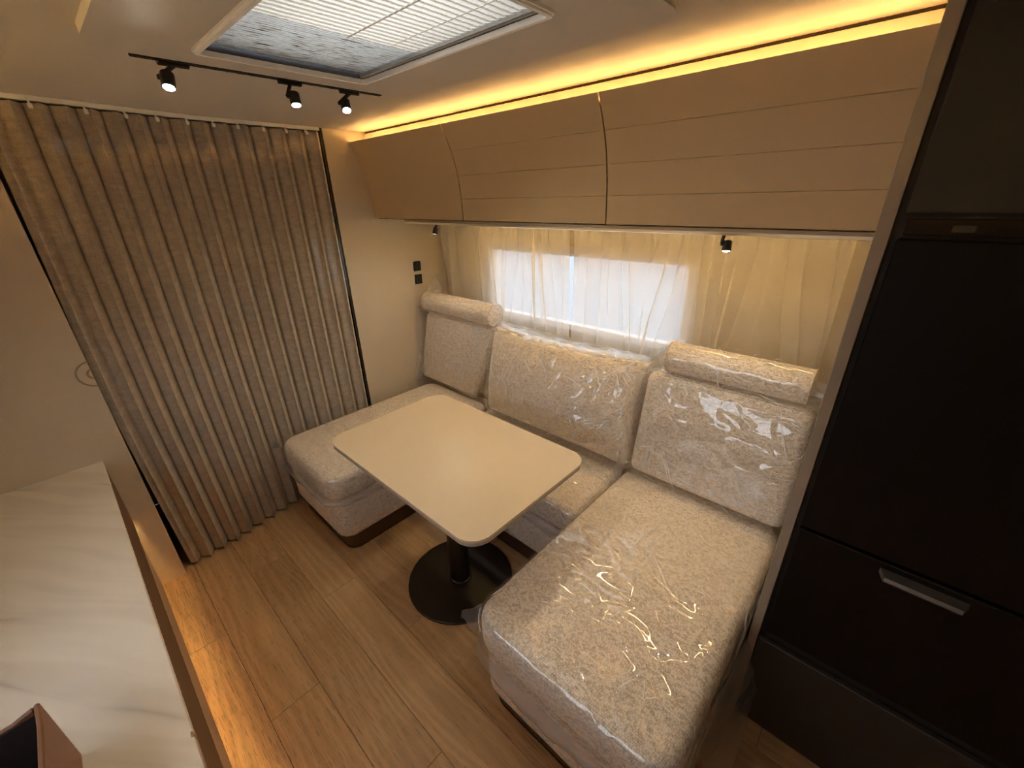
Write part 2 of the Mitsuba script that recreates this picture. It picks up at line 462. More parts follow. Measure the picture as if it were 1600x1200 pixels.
# ------------------------------------------------------------------ roof light
sx0, sx1, sy0, sy1 = SK
fr = rrect(sx0 - 0.009, sx1 + 0.009, sy0 - 0.009, sy1 + 0.009, 0.016).difference(rrect(sx0 + 0.004, sx1 - 0.004, sy0 + 0.004, sy1 - 0.004, 0.008))
fr2 = rrect(sx0 - 0.005, sx1 + 0.005, sy0 - 0.005, sy1 + 0.005, 0.012).difference(rrect(sx0 + 0.004, sx1 - 0.004, sy0 + 0.004, sy1 - 0.004, 0.008))
put('roof_light__frame', cat_(ext_z(fr, 1.950, 1.957), ext_z(fr2, 1.946, 1.950)), 'mat_white', smooth=30)
shaft = sbox(sx0 - 0.004, sy0 - 0.004, sx1 + 0.004, sy1 + 0.004).difference(sbox(sx0, sy0, sx1, sy1))
put('roof_light__shaft', ext_z(shaft, 1.957, 2.09), 'mat_shaft', smooth=False)
labels['roof_light__shaft'] = {'label': 'dark inner side of the roof light'}


def pleats(xa, xb, pitch, back, z, seed, jag):
    """A blind of folds that overlap: out by the pitch and back a little under itself."""
    xs, zs = [], []
    n = int((xb - xa) / (pitch - back))
    for i in range(n):
        x = xa + i * (pitch - back)
        xs += [x, x + pitch]
        zs += [0.0025, -0.0025]
    ys = np.linspace(sy0 + 0.004, sy1 - 0.004, 60)
    Q = np.stack([np.repeat(np.array(xs)[:, None], 60, 1), np.repeat(ys[None], len(xs), 0), z + np.repeat(np.array(zs)[:, None], 60, 1)], -1)
    w = np.stack([meshkit.noise(Q * [25, 130, 10], seed + k) - 0.5 for k in range(3)], -1)
    return gridmesh(Q + jag * w)


xm = sx0 + 0.27
put('roof_light__foil_blind', pleats(sx0 + 0.010, xm, 0.0190, 0.0090, 1.969, 3, 0.0022), 'mat_foil', smooth=False)
labels['roof_light__foil_blind'] = {'label': 'crinkled silvery part of the pleated blind'}
def fold_lines(xa, xb, pitch, w, z, seed):
    out = []
    ys = np.linspace(sy0 + 0.004, sy1 - 0.004, 90)
    for i in range(int((xb - xa) / pitch)):
        x = xa + i * pitch
        a, b = (meshkit.noise(np.stack([ys * 55, ys * 0 + 7.3 * i + k, ys * 0], -1), seed) for k in (0, 3))
        out.append(gridmesh(np.stack([np.stack([x + w * (a - 0.5), ys, ys * 0 + z + 0.001], -1), np.stack([x + w * (0.7 + 0.9 * (b - 0.5)), ys, ys * 0 + z - 0.0012], -1)], 0)))
    return cat_(*out)


put('roof_light__foil_blind__fold_line', fold_lines(sx0 + 0.014, xm - 0.006, 0.0125, 0.0068, 1.9640, 8), 'mat_silver', smooth=False)
labels['roof_light__foil_blind__fold_line'] = {'label': 'wavy silver fold lines of the blind', 'kind': 'stuff'}
put('roof_light__blind', pleats(xm - 0.008, sx1 - 0.012, 0.0270, 0.0075, 1.968, 5, 0.0013), 'mat_blind', smooth=False)
labels['roof_light__blind'] = {'label': 'pale pleated blind lit by daylight'}
put('roof_light__cassette', bev(sx0 + 0.001, sx0 + 0.055, sy0 + 0.001, sy1 - 0.001, 2.020, 2.075, 0.003), 'mat_shaft', smooth=False)
put('roof_light__side_rail', bev(sx0 + 0.001, sx1 - 0.001, sy1 - 0.014, sy1 - 0.001, 1.9585, 1.978, 0.002), 'mat_silver', smooth=False)
for i, (yc, r) in enumerate(((0.60, 0.0016), (0.70, 0.0008))):
    put('roof_light__cord' + (f'_{i:03d}' if i else ''), cyl((xm, yc, 1.9635), (sx1 - 0.012, yc, 1.9635), r, 8), 'mat_white')
dome = rrect(sx0 - 0.03, sx1 + 0.03, sy0 - 0.03, sy1 + 0.03, 0.05)
u, v = np.meshgrid(np.linspace(-1, 1, 20), np.linspace(-1, 1, 14), indexing='ij')
DM = np.stack([(sx0 + sx1) / 2 + u * (sx1 - sx0 + 0.02) / 2, (sy0 + sy1) / 2 + v * (sy1 - sy0 + 0.02) / 2, 2.09 + 0.04 * (1 - u ** 4) * (1 - v ** 4)], -1)
put('roof_light__dome', gridmesh(DM), 'mat_glass', smooth=True)
label('roof_light', 'rectangular roof light with white frame and pleated blind above the table', 'roof light')

# ------------------------------------------------------------------ overhead cabinets
PZ = np.array([1.544, 1.637, 1.734, 1.813, 1.88, 1.921])
PY = np.array([1.381, 1.378, 1.365, 1.342, 1.311, 1.288])
from scipy.interpolate import PchipInterpolator
prof = PchipInterpolator(PZ, PY)
zz = np.linspace(1.544, 1.921, 30)
yy = prof(zz)
door_poly = Polygon([(y, z) for y, z in zip(yy, zz)] + [(y + 0.018, z) for y, z in zip(yy[::-1], zz[::-1])])
grooves = []
for g in (1.826, 1.730, 1.635):
    y = float(prof(g))
    grooves.append(Polygon([(y - 0.004, g - 0.0035), (y + 0.0018, g), (y - 0.004, g + 0.0035)]))
ribbed = door_poly.difference(unary_union(grooves))
texts = ['short plain overhead cabinet next to the curtain wall', 'middle overhead cabinet with grooved flap above the window', 'longest overhead cabinet with grooved flap beside the black fridge']
for i, (a, b) in enumerate(((XL + 0.001, -1.575), (-1.575, -0.82), (-0.82, -0.064))):
    k = 'overhead_cabinet' + (f'_{i:03d}' if i else '')
    put(k + '__flap', ext_x(door_poly if i == 0 else ribbed, a + (0.0005 if i == 0 else 0.0028), b - 0.0028), 'mat_cabinet', smooth=25)
    bd = Polygon([(yy[0] + 0.020, 1.540), (YW, 1.540), (YW, 1.905), (yy[-1] + 0.035, 1.905), (yy[15] + 0.021, zz[15])])
    put(k + '__body', ext_x(bd, a + 0.0002, b - 0.0002), 'mat_counter_front', smooth=False)
    label(k, texts[i], 'overhead cabinet', 'row of overhead cabinets')
# the metal rail under the cabinets
rl = Polygon([(1.384, 1.524), (1.380, 1.530), (1.384, 1.538), (1.396, 1.540), (1.402, 1.536), (1.402, 1.526), (1.394, 1.521)]).buffer(0.002)
put('cabinet_rail', ext_x(rl, -2.05, -0.064), 'mat_rail_metal', smooth=50)
label('cabinet_rail', 'brushed metal rail along the underside of the overhead cabinets', 'rail')
# led strips (real strips in their channels)
put('cabinet_led_strip', ext_x(Polygon([(1.330, 1.9055), (1.339, 1.9055), (1.3365, 1.9150)]), XL + 0.02, -0.07), 'mat_white', smooth=False, emitter=emitter(L_TOP, TOPC))
label('cabinet_led_strip', 'warm light strip hidden on top of the overhead cabinets', 'light strip')
put('undercabinet_led_strip', bx(-2.05, -0.08, 1.640, 1.650, 1.5365, 1.5395), 'mat_white', smooth=False, emitter=emitter(L_UNDER, WARM))
label('undercabinet_led_strip', 'warm light strip under the cabinets that lights the sheer curtains', 'light strip')

# ------------------------------------------------------------------ tall fridge unit
gpoly = [(-0.064, -0.036)]
put('fridge_side_panel', bev(-0.062, -0.038, YF, YW, 0, ZC, 0.0015), 'mat_gable', smooth=False)
label('fridge_side_panel', 'upright taupe panel between the lounge and the black fridge', 'side panel')
fx0, fx1 = -0.026, 0.62
put('fridge__housing', bx(-0.0375, fx1, YF + 0.022, YW - 0.001, 0.0, 1.95), 'mat_fridge', smooth=False)
put('fridge__upper_panel', bev(fx0, fx1, YF, YF + 0.02, 1.594, ZC - 0.004, 0.002), 'mat_fridge', smooth=False)
put('fridge__control_panel', bev(fx0 + 0.006, fx1, YF + 0.004, YF + 0.02, 1.556, 1.584, 0.001), 'mat_fridge_glass', smooth=False)
put('fridge__control_panel__display', bx(0.045, 0.075, YF + 0.0035, YF + 0.004, 1.562, 1.574), 'mat_display', smooth=False)
put('fridge__door', bev(fx0, fx1, YF, YF + 0.02, 0.832, 1.548, 0.003), 'mat_fridge_door', smooth=False)
put('fridge__drawer', bev(fx0, fx1, YF, YF + 0.02, 0.418, 0.822, 0.003), 'mat_fridge_door', smooth=False)
hp = Polygon([(0, 0), (-0.026, -0.004), (-0.030, -0.012), (-0.026, -0.018), (-0.006, -0.010), (0, -0.012)])
hm = ext_x(Polygon([(y + YF, z + 0.806) for y, z in hp.exterior.coords]), 0.145, 0.298)
hv = np.array(hm.vertices)
end = (hv[:, 1] < YF - 0.01)
hv[end & (hv[:, 0] < 0.2), 0] += 0.010
hv[end & (hv[:, 0] > 0.2), 0] -= 0.010
hm.vertices = hv
put('fridge__drawer__handle', hm, 'mat_handle', smooth=False)
labels['fridge__drawer__handle'] = {'label': 'grey bevelled grip at the top of the drawer'}
put('fridge__base_panel', bev(fx0 - 0.01, fx1, YF, YF + 0.02, 0.003, 0.378, 0.003), 'mat_fridge', smooth=False)
label('fridge', 'tall black built-in fridge with large door and drawer at the right', 'fridge')

# ------------------------------------------------------------------ lounge benches (one U-shaped base) and cushions
def bench(key, x0, x1, y0, y1, z0, z1, R, mat, res=0.02, r=0.008):
    m = soft_box(x1 - x0, y1 - y0, z1 - z0, R, r, res)
    m.apply_translation(((x0 + x1) / 2, (y0 + y1) / 2, (z0 + z1) / 2))
    return put(key, m, mat, smooth=True)


bench('lounge_base__side_box', -2.29, -1.69, 0.572, 1.84, 0.10, 0.322, 0.07, 'mat_boucle')
bench('lounge_base__side_box_001', -0.712, -0.072, 0.572, 1.84, 0.10, 0.322, 0.07, 'mat_boucle')
bench('lounge_base__middle_box', -1.69, -0.712, 1.138, 1.84, 0.10, 0.322, 0.03, 'mat_boucle')
bench('lounge_base__plinth', -2.27, -1.705, 0.60, 1.83, 0.0, 0.10, 0.06, 'mat_plinth', r=0.002)
bench('lounge_base__plinth_001', -0.70, -0.085, 0.60, 1.83, 0.0, 0.10, 0.06, 'mat_plinth', r=0.002)
bench('lounge_base__plinth_002', -1.705, -0.70, 1.155, 1.83, 0.0, 0.10, 0.03, 'mat_plinth', r=0.002)
label('lounge_base', 'U-shaped fabric bench base on a dark plinth around the table', 'bench')


def seat(key, x0, x1, y0, y1, z0, z1, R, seed, text, skirt=None, tabs=(), amp=1.0, group=None):
    m = soft_box(x1 - x0, y1 - y0, z1 - z0, R, 0.035, 0.011)
    v = np.array(m.vertices)
    a, b = 2 * v[:, 0] / (x1 - x0), 2 * v[:, 1] / (y1 - y0)
    top = v[:, 2] > 0
    v[:, 2] += np.where(top, 0.012 * (1 - a ** 2) * (1 - b ** 4), 0)
    m.vertices = v
    m.apply_translation(((x0 + x1) / 2, (y0 + y1) / 2, (z0 + z1) / 2))
    put(key + '__cushion', m, 'mat_boucle', smooth=True)
    f = film_over(m, seed, 0.003, amp)
    put(key + '__plastic_fold_glints', cat_(*folds(f, 75, seed + 3)), 'mat_film_glint', smooth=True)
    parts = []
    put(key + '__plastic_cover', f, 'mat_film', smooth=True)
    if skirt:
        # loose hem of the bag hanging round the front and sides
        per = rrect(x0 - 0.006, x1 + 0.006, y0 - 0.006, y1, R, 16).exterior
        n = int(per.length / 0.008)
        s = np.linspace(0, per.length, n)
        pl = np.array([per.interpolate(t).coords[0] for t in s])
        keep = pl[:, 1] < y1 - 0.08
        start = int(np.argmin(keep)) if not keep.all() else 0
        pl, keep = np.roll(pl[:-1], -start, 0), np.roll(keep[:-1], -start)
        pl = pl[keep]
        ctr = np.array([(x0 + x1) / 2, (y0 + y1) / 2])
        od = (pl - ctr) / np.linalg.norm(pl - ctr, axis=1, keepdims=True)
        hs = np.linspace(0, 1, 9)
        Q = np.zeros((len(hs), len(pl), 3))
        for i, h in enumerate(hs):
            w = meshkit.fbm(np.column_stack([pl * 9, np.full(len(pl), h * 0.7)]), 3, seed) - 0.5
            hang = skirt * (0.7 + 0.9 * meshkit.noise(np.column_stack([pl * 4, pl[:, 0] * 0]), seed + 2))
            bulge = 0.012 * np.sin(np.pi * h) + 0.004 + 0.05 * w * h
            Q[i, :, :2] = pl + od * np.maximum(bulge, 0.003)[:, None]
            Q[i, :, 2] = z0 + 0.012 - h * hang
        parts.append(gridmesh(Q))
    parts += [flap(p, seed + 20 + i) for i, p in enumerate(tabs)]
    put(key + '__plastic_hem', cat_(*parts), 'mat_film_haze', smooth=True)
    labels[key + '__plastic_hem'] = {'label': 'loose hanging hem of the plastic wrapping'}
    labels[key + '__plastic_fold_glints'] = {'label': 'whitish strips drawn as highlights on creases of the plastic wrapping', 'kind': 'stuff'}
    labels[key + '__plastic_cover'] = {'label': 'clear crinkled plastic wrapping'}
    label(key, text, 'seat cushion', group)


seat('seat_cushion', -2.272, -1.685, 0.553, 1.60, 0.325, 0.462, 0.085, 11, 'plastic-wrapped seat cushion beside the pleated curtain', skirt=0.03,
     tabs=[((-2.27, 0.56, 0.47), (-2.28, 0.57, 0.40), (-2.325, 0.535, 0.395), (-2.335, 0.53, 0.42))], group='wrapped seat cushions')
seat('seat_cushion_001', -0.722, -0.080, 0.553, 1.60, 0.325, 0.462, 0.085, 23, 'plastic-wrapped seat cushion beside the fridge nearest the camera', skirt=0.065,
     tabs=[((-0.715, 0.60, 0.46), (-0.70, 0.56, 0.36), (-0.745, 0.535, 0.43), (-0.75, 0.54, 0.452)), ((-0.06, 0.66, 0.45), (-0.06, 1.05, 0.45), (0.0, 1.02, 0.30), (0.012, 0.70, 0.26))], group='wrapped seat cushions')
seat('seat_cushion_002', -1.67, -0.738, 1.128, 1.60, 0.325, 0.455, 0.04, 31, 'plastic-wrapped middle seat cushion under the far end of the table', skirt=0.05, group='wrapped seat cushions')


def place_back(m, C, lean, yaw=0.0, roll=0.0):
    """Cushion meshed lying (x wide, y high, z thick) stood up at C, leaned back."""
    r = Ro.from_euler('x', 90 - lean, degrees=True)
    r = Ro.from_euler('z', yaw, degrees=True) * r * Ro.from_euler('z', roll, degrees=True)
    v = r.apply(np.array(m.vertices)) + C
    return trimesh.Trimesh(v, m.faces, process=False)


def back(key, w_top, w_bot, h, t, C, lean, seed, text, yaw=0, roll=0, shift=0.0, bulge=0.02, amp=1.0, tabs=(), R=0.035, pinch=0.0, group='wrapped back cushions', cat='back cushion'):
    w = max(w_top, w_bot)
    m = soft_box(w, h, t, R, min(0.045, t / 2 - 0.005, R), 0.011)
    v = np.array(m.vertices)
    a, b = 2 * v[:, 0] / w, 2 * v[:, 1] / h
    v[:, 2] += np.sign(v[:, 2]) * bulge * (1 - a ** 2) * (1 - b ** 2)
    s = (1 + b) / 2
    v[:, 2] *= 1 - 10 * pinch * a ** 2 * b ** 2
    v[:, 0] *= 1 - pinch * (1 - b ** 2)
    v[:, 1] *= 1 - 1.6 * pinch * (1 - a ** 2)
    v[:, 0] = v[:, 0] / w * (w_bot + (w_top - w_bot) * s) + shift * (s - 0.5)
    m.vertices = v
    m = place_back(m, C, lean, yaw, roll)
    put(key + '__cushion', m, 'mat_boucle', smooth=True)
    f = film_over(m, seed, 0.003, amp)
    put(key + '__plastic_cover', f, 'mat_film', smooth=True)
    put(key + '__plastic_fold_glints', cat_(*folds(f, int(75 * amp), seed + 3)), 'mat_film_glint', smooth=True)
    for i, p in enumerate(tabs):
        put(key + '__plastic_end' + (f'_{i:03d}' if i else ''), flap(p, seed + 20 + i), 'mat_film_haze', smooth=True)
    labels[key + '__plastic_fold_glints'] = {'label': 'whitish strips drawn as highlights on creases of the plastic wrapping', 'kind': 'stuff'}
    labels[key + '__plastic_cover'] = {'label': 'clear crinkled plastic wrapping'}
    label(key, text, cat, group)


back('back_cushion', 0.655, 0.555, 0.468, 0.13, (-2.015, 1.655, 0.715), 8, 41, 'wrapped back cushion in the corner beside the wall sockets', shift=0.10,
     tabs=[((-2.30, 1.55, 0.70), (-2.31, 1.56, 0.49), (-2.335, 1.50, 0.485), (-2.33, 1.53, 0.60))])
back('back_cushion_001', 0.93, 0.93, 0.50, 0.17, (-1.165, 1.595, 0.726), 10, 53, 'large wrapped back cushion in crumpled plastic below the window', bulge=0.055, amp=2.1, R=0.05, pinch=0.055,
     tabs=[((-0.70, 1.47, 0.66), (-0.735, 1.44, 0.50), (-0.70, 1.42, 0.47), (-0.665, 1.42, 0.60)), ((-1.64, 1.58, 0.96), (-0.75, 1.58, 0.96), (-0.70, 1.66, 0.985), (-1.62, 1.67, 0.985))])
back('back_cushion_002', 0.595, 0.615, 0.470, 0.13, (-0.390, 1.605, 0.716), 9, 67, 'wrapped back cushion leaning on the wall beside the fridge', bulge=0.015)


def roll(key, x0, x1, y, z, r, seed, text, tails):
    L = x1 - x0
    pr = [(0, 0), (r * 0.9, 0), (r, 0.008)] + [(r, t) for t in np.linspace(0.02, L - 0.02, 50)] + [(r, L - 0.008), (r * 0.9, L), (0, L)]
    m = trimesh.creation.revolve(pr, sections=48)
    m.apply_transform(CYC)
    m.apply_translation((x0, y, z))
    put(key + '__cushion', m, 'mat_boucle', smooth=40)
    for i, e in enumerate((0.0, L - 0.006)):
        put(key + '__piping' + (f'_{i:03d}' if i else ''), tube_ring([(r - 0.004, 0), (r + 0.003, 0.001), (r + 0.003, 0.005), (r - 0.004, 0.006)], (x0 + e, y, z), (1, 0, 0), 40), 'mat_boucle', smooth=40)
    pf = [(0.001, -0.006), (r * 0.95, -0.005), (r + 0.004, 0.004)] + [(r + 0.004, t) for t in np.linspace(0.01, L - 0.01, 60)] + [(r + 0.004, L - 0.004), (r * 0.95, L + 0.005), (0.001, L + 0.006)]
    f = trimesh.creation.revolve(pf, sections=72)
    f.apply_transform(CYC)
    f.apply_translation((x0, y, z))
    f = film_over(f, seed, 0.002, 0.8)
    put(key + '__plastic_cover', f, 'mat_film', smooth=True)
    put(key + '__plastic_fold_glints', cat_(*folds(f, 45, seed + 3, 0.12)), 'mat_film_glint', smooth=True)
    for i, p in enumerate(tails):
        put(key + '__plastic_end' + (f'_{i:03d}' if i else ''), flap(p, seed + 20 + i), 'mat_film_haze', smooth=True)
    labels[key + '__plastic_fold_glints'] = {'label': 'whitish strips drawn as highlights on creases of the plastic wrapping', 'kind': 'stuff'}
    labels[key + '__plastic_cover'] = {'label': 'clear plastic wrapping with loose ends'}
    label(key, text, 'bolster', 'wrapped neck rolls')


roll('neck_roll', -2.285, -1.66, 1.655, 1.021, 0.062, 71, 'wrapped neck roll on the corner back cushion beside the wall sockets',
     [((-2.285, 1.64, 1.07), (-2.19, 1.70, 1.065), (-2.235, 1.72, 1.12), (-2.26, 1.70, 1.175))])
roll('neck_roll_001', -0.625, -0.125, 1.64, 1.021, 0.062, 83, 'wrapped neck roll on the back cushion beside the fridge',
     [((-0.125, 1.60, 1.06), (-0.125, 1.60, 0.955), (-0.068, 1.60, 0.95), (-0.068, 1.60, 1.06)), ((-0.64, 1.63, 1.07), (-0.64, 1.60, 0.96), (-0.70, 1.60, 0.945), (-0.685, 1.66, 1.03))])

# ------------------------------------------------------------------ table
tp = rrect(-1.625, -0.705, 0.572, 1.178, 0.075, 16)
put('dining_table__top', ext_z(tp, 0.708, 0.7165), 'mat_table', smooth=30)
put('dining_table__edge_band', ext_z(tp.buffer(-0.0015, quad_segs=16), 0.694, 0.708), 'mat_table_edge', smooth=30)
put('dining_table__column', tube_ring([(0, 0), (0.052, 0), (0.052, 0.008), (0.045, 0.012), (0.045, 0.675), (0, 0.675)], (-1.168, 0.862, 0.012), (0, 0, 1), 40), 'mat_black', smooth=40)
put('dining_table__top_plate', bev(-1.30, -1.03, 0.76, 0.965, 0.686, 0.694, 0.002), 'mat_black', smooth=False)
put('dining_table__foot', tube_ring([(0, 0), (0.240, 0), (0.242, 0.002), (0.242, 0.008), (0.237, 0.012), (0, 0.014)], (-1.168, 0.862, 0.0), (0, 0, 1), 72), 'mat_black', smooth=40)
label('dining_table', 'beige rounded table on a black column and round foot', 'table')

# ------------------------------------------------------------------ pleated curtain
def curtain_x(y):
    t = np.clip(y / 0.7, 0, 1)
    return -2.236 - 0.096 * t * t * (3 - 2 * t)


ny, nz = 520, 60
S = np.linspace(0, 1, ny)
Zs = np.linspace(0.012, 1.955, nz)
edge = -0.007 + 0.030 * np.clip((0.85 - Zs) / 0.85, 0, 1) ** 1.2 + 0.014 * np.clip((Zs - 1.2) / 0.75, 0, 1)
Y0 = edge[:, None] + (1.128 - edge)[:, None] * S[None]
npl = 15.5
ph = npl * (S + 0.10 * S * (1 - S) * 1.6)          # pleats a little narrower at the left
ph = np.broadcast_to(ph, Y0.shape) + 0.10 * (meshkit.noise(np.stack([Y0 * 5, np.broadcast_to(Zs[:, None] * 0.35, Y0.shape), Y0 * 0], -1), 3) - 0.5)
wv = np.sin(2 * np.pi * ph - 0.65 * np.sin(2 * np.pi * ph))
amp = (0.025 + 0.004 * (1 - Zs / 2))[:, None] * np.minimum(1, 0.15 + 14 * S)[None]
X = curtain_x(Y0) + amp * wv
Y = Y0 + 0.006 * np.sin(4 * np.pi * ph) * np.minimum(1, 12 * S)[None]
put('pleated_curtain__cloth', gridmesh(np.stack([X, Y, np.broadcast_to(Zs[:, None], X.shape)], -1)), 'mat_linen', smooth=True)
ty = np.linspace(0.0, 1.13, 60)
tx = curtain_x(ty)
trk = Polygon([(a, b) for a, b in zip(tx + 0.012, ty)] + [(a, b) for a, b in zip((tx - 0.012)[::-1], ty[::-1])])
put('pleated_curtain__track', ext_z(trk, 1.960, 1.9745), 'mat_white', smooth=False)
for i, y in enumerate([0.131, 0.266, 0.376, 0.473, 0.574, 0.668, 0.762, 0.865, 0.964, 1.06]):
    x = float(curtain_x(y))
    hk = cat_(bev(x + 0.008, x + 0.020, y - 0.003, y + 0.003, 1.944, 1.964, 0.001), bev(x + 0.020, x + 0.027, y - 0.006, y + 0.006, 1.936, 1.952, 0.002))
    put('pleated_curtain__hook' + (f'_{i:03d}' if i else ''), hk, 'mat_white', smooth=False)
label('pleated_curtain', 'grey-brown pleated linen partition curtain hanging from a ceiling track', 'curtain')
put('clear_film', gridmesh(np.stack([curtain_x(np.broadcast_to(np.linspace(0.14, 1.12, 120)[None], (40, 120))) + 0.0385 + 0.0009 * np.sin(2 * np.pi * 15.5 * np.broadcast_to(np.linspace(0.1, 1, 120)[None], (40, 120))),
    np.broadcast_to(np.linspace(0.14, 1.12, 120)[None], (40, 120)), np.broadcast_to(np.linspace(1.15, 1.93, 40)[:, None], (40, 120))], -1)), 'mat_film_thin', smooth=True)
label('clear_film', 'thin clear protective film hanging in front of the upper half of the pleated curtain', 'film')
# round closing plate at the edge of the panel
half = sbox(-0.2, 0, -0.010, 3)
import shapely
disc = shapely.Point(-0.004, 1.056).buffer(0.052, quad_segs=20)
dk = disc.intersection(half)
rg = disc.difference(shapely.Point(-0.004, 1.056).buffer(0.046, quad_segs=20)).intersection(half)
hub = shapely.Point(-0.004, 1.056).buffer(0.022, quad_segs=12).difference(shapely.Point(-0.004, 1.056).buffer(0.015, quad_segs=12)).intersection(half)
put('closing_plate__disc', ext_x(dk, XP, XP + 0.002), 'mat_wall', smooth=False)
put('closing_plate__ring', cat_(ext_x(rg, XP + 0.002, XP + 0.0035), ext_x(hub, XP + 0.002, XP + 0.003)), 'mat_gable', smooth=False)
label('closing_plate', 'small round plate on the panel edge where the pleated curtain closes', 'plate')

# ------------------------------------------------------------------ sheer curtains
def sheer(key, xa_t, xb_t, xa_b, xb_b, zt, zb, n, seed, text):
    s = np.linspace(0, 1, 420)
    z = np.linspace(0, 1, 46)
    s2, z2 = np.meshgrid(s, z)
    xa, xb = xa_t + (xa_b - xa_t) * z2, xb_t + (xb_b - xb_t) * z2
    X = xa + (xb - xa) * s2
    wob = 1.6 * meshkit.noise(np.stack([s2 * 7, z2 * 0.8, s2 * 0], -1), seed)
    ph = n * s2 + wob
    big = np.sin(2 * np.pi * ph) + 0.45 * np.sin(2 * np.pi * (1.7 * ph + 0.3 + 0.4 * z2))
    head = np.sin(2 * np.pi * (3.1 * n * s2 + 0.5 * wob))
    k = np.clip(z2 / 0.16, 0, 1)
    Yc = 1.797 + 0.015 * big * k + 0.006 * head * (1 - k)
    X = X + 0.012 * np.sin(4 * np.pi * ph) * k * np.minimum(1, 10 * s2 * (1 - s2) * 4)
    Z = zt + (zb - zt) * z2 + 0.004 * np.sin(2 * np.pi * ph) * z2
    put(key, gridmesh(np.stack([X, Yc, Z], -1)), 'mat_sheer', smooth=True)
    label(key, text, 'curtain', 'sheer curtains')


sheer('sheer_curtain', -2.270, -1.266, -2.25, -1.243, 1.520, 0.80, 9, 2, 'sheer white curtain left of the narrow gap over the window')
sheer('sheer_curtain_001', -1.240, -0.136, -1.239, -0.140, 1.520, 0.80, 10, 9, 'sheer white curtain right of the narrow gap reaching towards the fridge')
put('curtain_rail', ext_x(Polygon([(1.789, 1.522), (1.805, 1.522), (1.805, 1.534), (1.789, 1.534)]), -2.24, -0.07), 'mat_white', smooth=False)
label('curtain_rail', 'slim white rail carrying the sheer curtains under the cabinets', 'curtain rail')

# ------------------------------------------------------------------ lamps
put('light_track', bev(-1.447, -1.431, 0.283, 0.935, 1.955, 1.9745, 0.002), 'mat_black', smooth=False)
label('light_track', 'slim black ceiling track carrying three spotlights', 'light track')


def spot(key, base, headc, aim, r, L, text, group, power, adapter=True):
    base, headc, aim = np.array(base, float), np.array(headc, float), np.array(aim, float)
    aim /= np.linalg.norm(aim)
    if adapter:
        put(key + '__adapter', bev(base[0] - 0.007, base[0] + 0.007, base[1] - 0.032, base[1] + 0.032, base[2] - 0.008, base[2] + 0.0002, 0.0015), 'mat_black', smooth=False)
    joint = headc - aim * (L * 0.2)
    side = np.cross(aim, [0, 0, 1])
    side = side / (np.linalg.norm(side) + 1e-9) * (r + 0.004)
    put(key + '__arm', cat_(cyl(base - [0, 0, 0.006], joint + side, 0.005, 12), cyl(joint + side * 1.1, joint, 0.0045, 12)), 'mat_black', smooth=40)
    p0 = headc - aim * L / 2
    put(key + '__head', tube_ring([(0, 0), (r * 0.9, 0), (r, 0.002), (r, L), (r - 0.0018, L), (r - 0.0018, L - 0.006), (0, L - 0.007)], p0, aim, 28), 'mat_black', smooth=40)
    put(key + '__lens', tube_ring([(r - 0.0022, 0), (r * 0.6, 0.0018), (0, 0.0025)], p0 + aim * (L - 0.006), aim, 20), 'mat_white', smooth=40, emitter=emitter(power, SPOTC))
    labels[key + '__lens'] = {'label': 'glowing warm lens'}
    label(key, text, 'spotlight', group)


g1 = 'spotlights on the ceiling track'
spot('spotlight', (-1.44, 0.365, 1.955), (-1.432, 0.342, 1.915), (0.45, -0.25, -1), 0.0145, 0.036, 'leftmost spotlight on the ceiling track above the curtain', g1, L_SPOT)
spot('spotlight_001', (-1.44, 0.640, 1.955), (-1.428, 0.640, 1.911), (0.38, -0.12, -1), 0.0145, 0.034, 'middle spotlight on the ceiling track', g1, L_SPOT)
spot('spotlight_002', (-1.44, 0.822, 1.955), (-1.432, 0.798, 1.913), (0.60, -0.25, -1), 0.0145, 0.034, 'rightmost spotlight on the ceiling track nearest the cabinets', g1, L_SPOT)
g2 = 'reading lamps under the cabinets'
spot('reading_lamp', (-1.812, 1.42, 1.538), (-1.832, 1.412, 1.488), (-0.10, -0.30, -1), 0.013, 0.030, 'small black reading lamp under the cabinets above the corner neck roll', g2, L_READ, False)
spot('reading_lamp_001', (-0.429, 1.42, 1.538), (-0.414, 1.412, 1.488), (0.10, -0.38, -1), 0.013, 0.030, 'small black reading lamp under the cabinets above the neck roll by the fridge', g2, L_READ, False)

# wall sockets
for i, (z, nm, tx, ct) in enumerate(((1.243, 'wall_socket', 'black square socket on the partition wall, upper of two plates', 'socket'), (1.160, 'wall_switch', 'black square switch on the partition wall, lower of two plates', 'switch'))):
    put(nm + '__plate', bev(XL, XL + 0.006, 1.600, 1.656, z - 0.030, z + 0.030, 0.002), 'mat_black', smooth=False)
    if i == 0:
        put(nm + '__insert', tube_ring([(0.012, 0), (0.020, 0), (0.020, 0.003), (0.012, 0.003)], (XL + 0.006, 1.628, z), (1, 0, 0), 24), 'mat_fridge', smooth=40)
    else:
        put(nm + '__rocker', bev(XL + 0.006, XL + 0.009, 1.608, 1.648, z - 0.022, z + 0.022, 0.001), 'mat_fridge', smooth=False)
    label(nm, tx, ct)

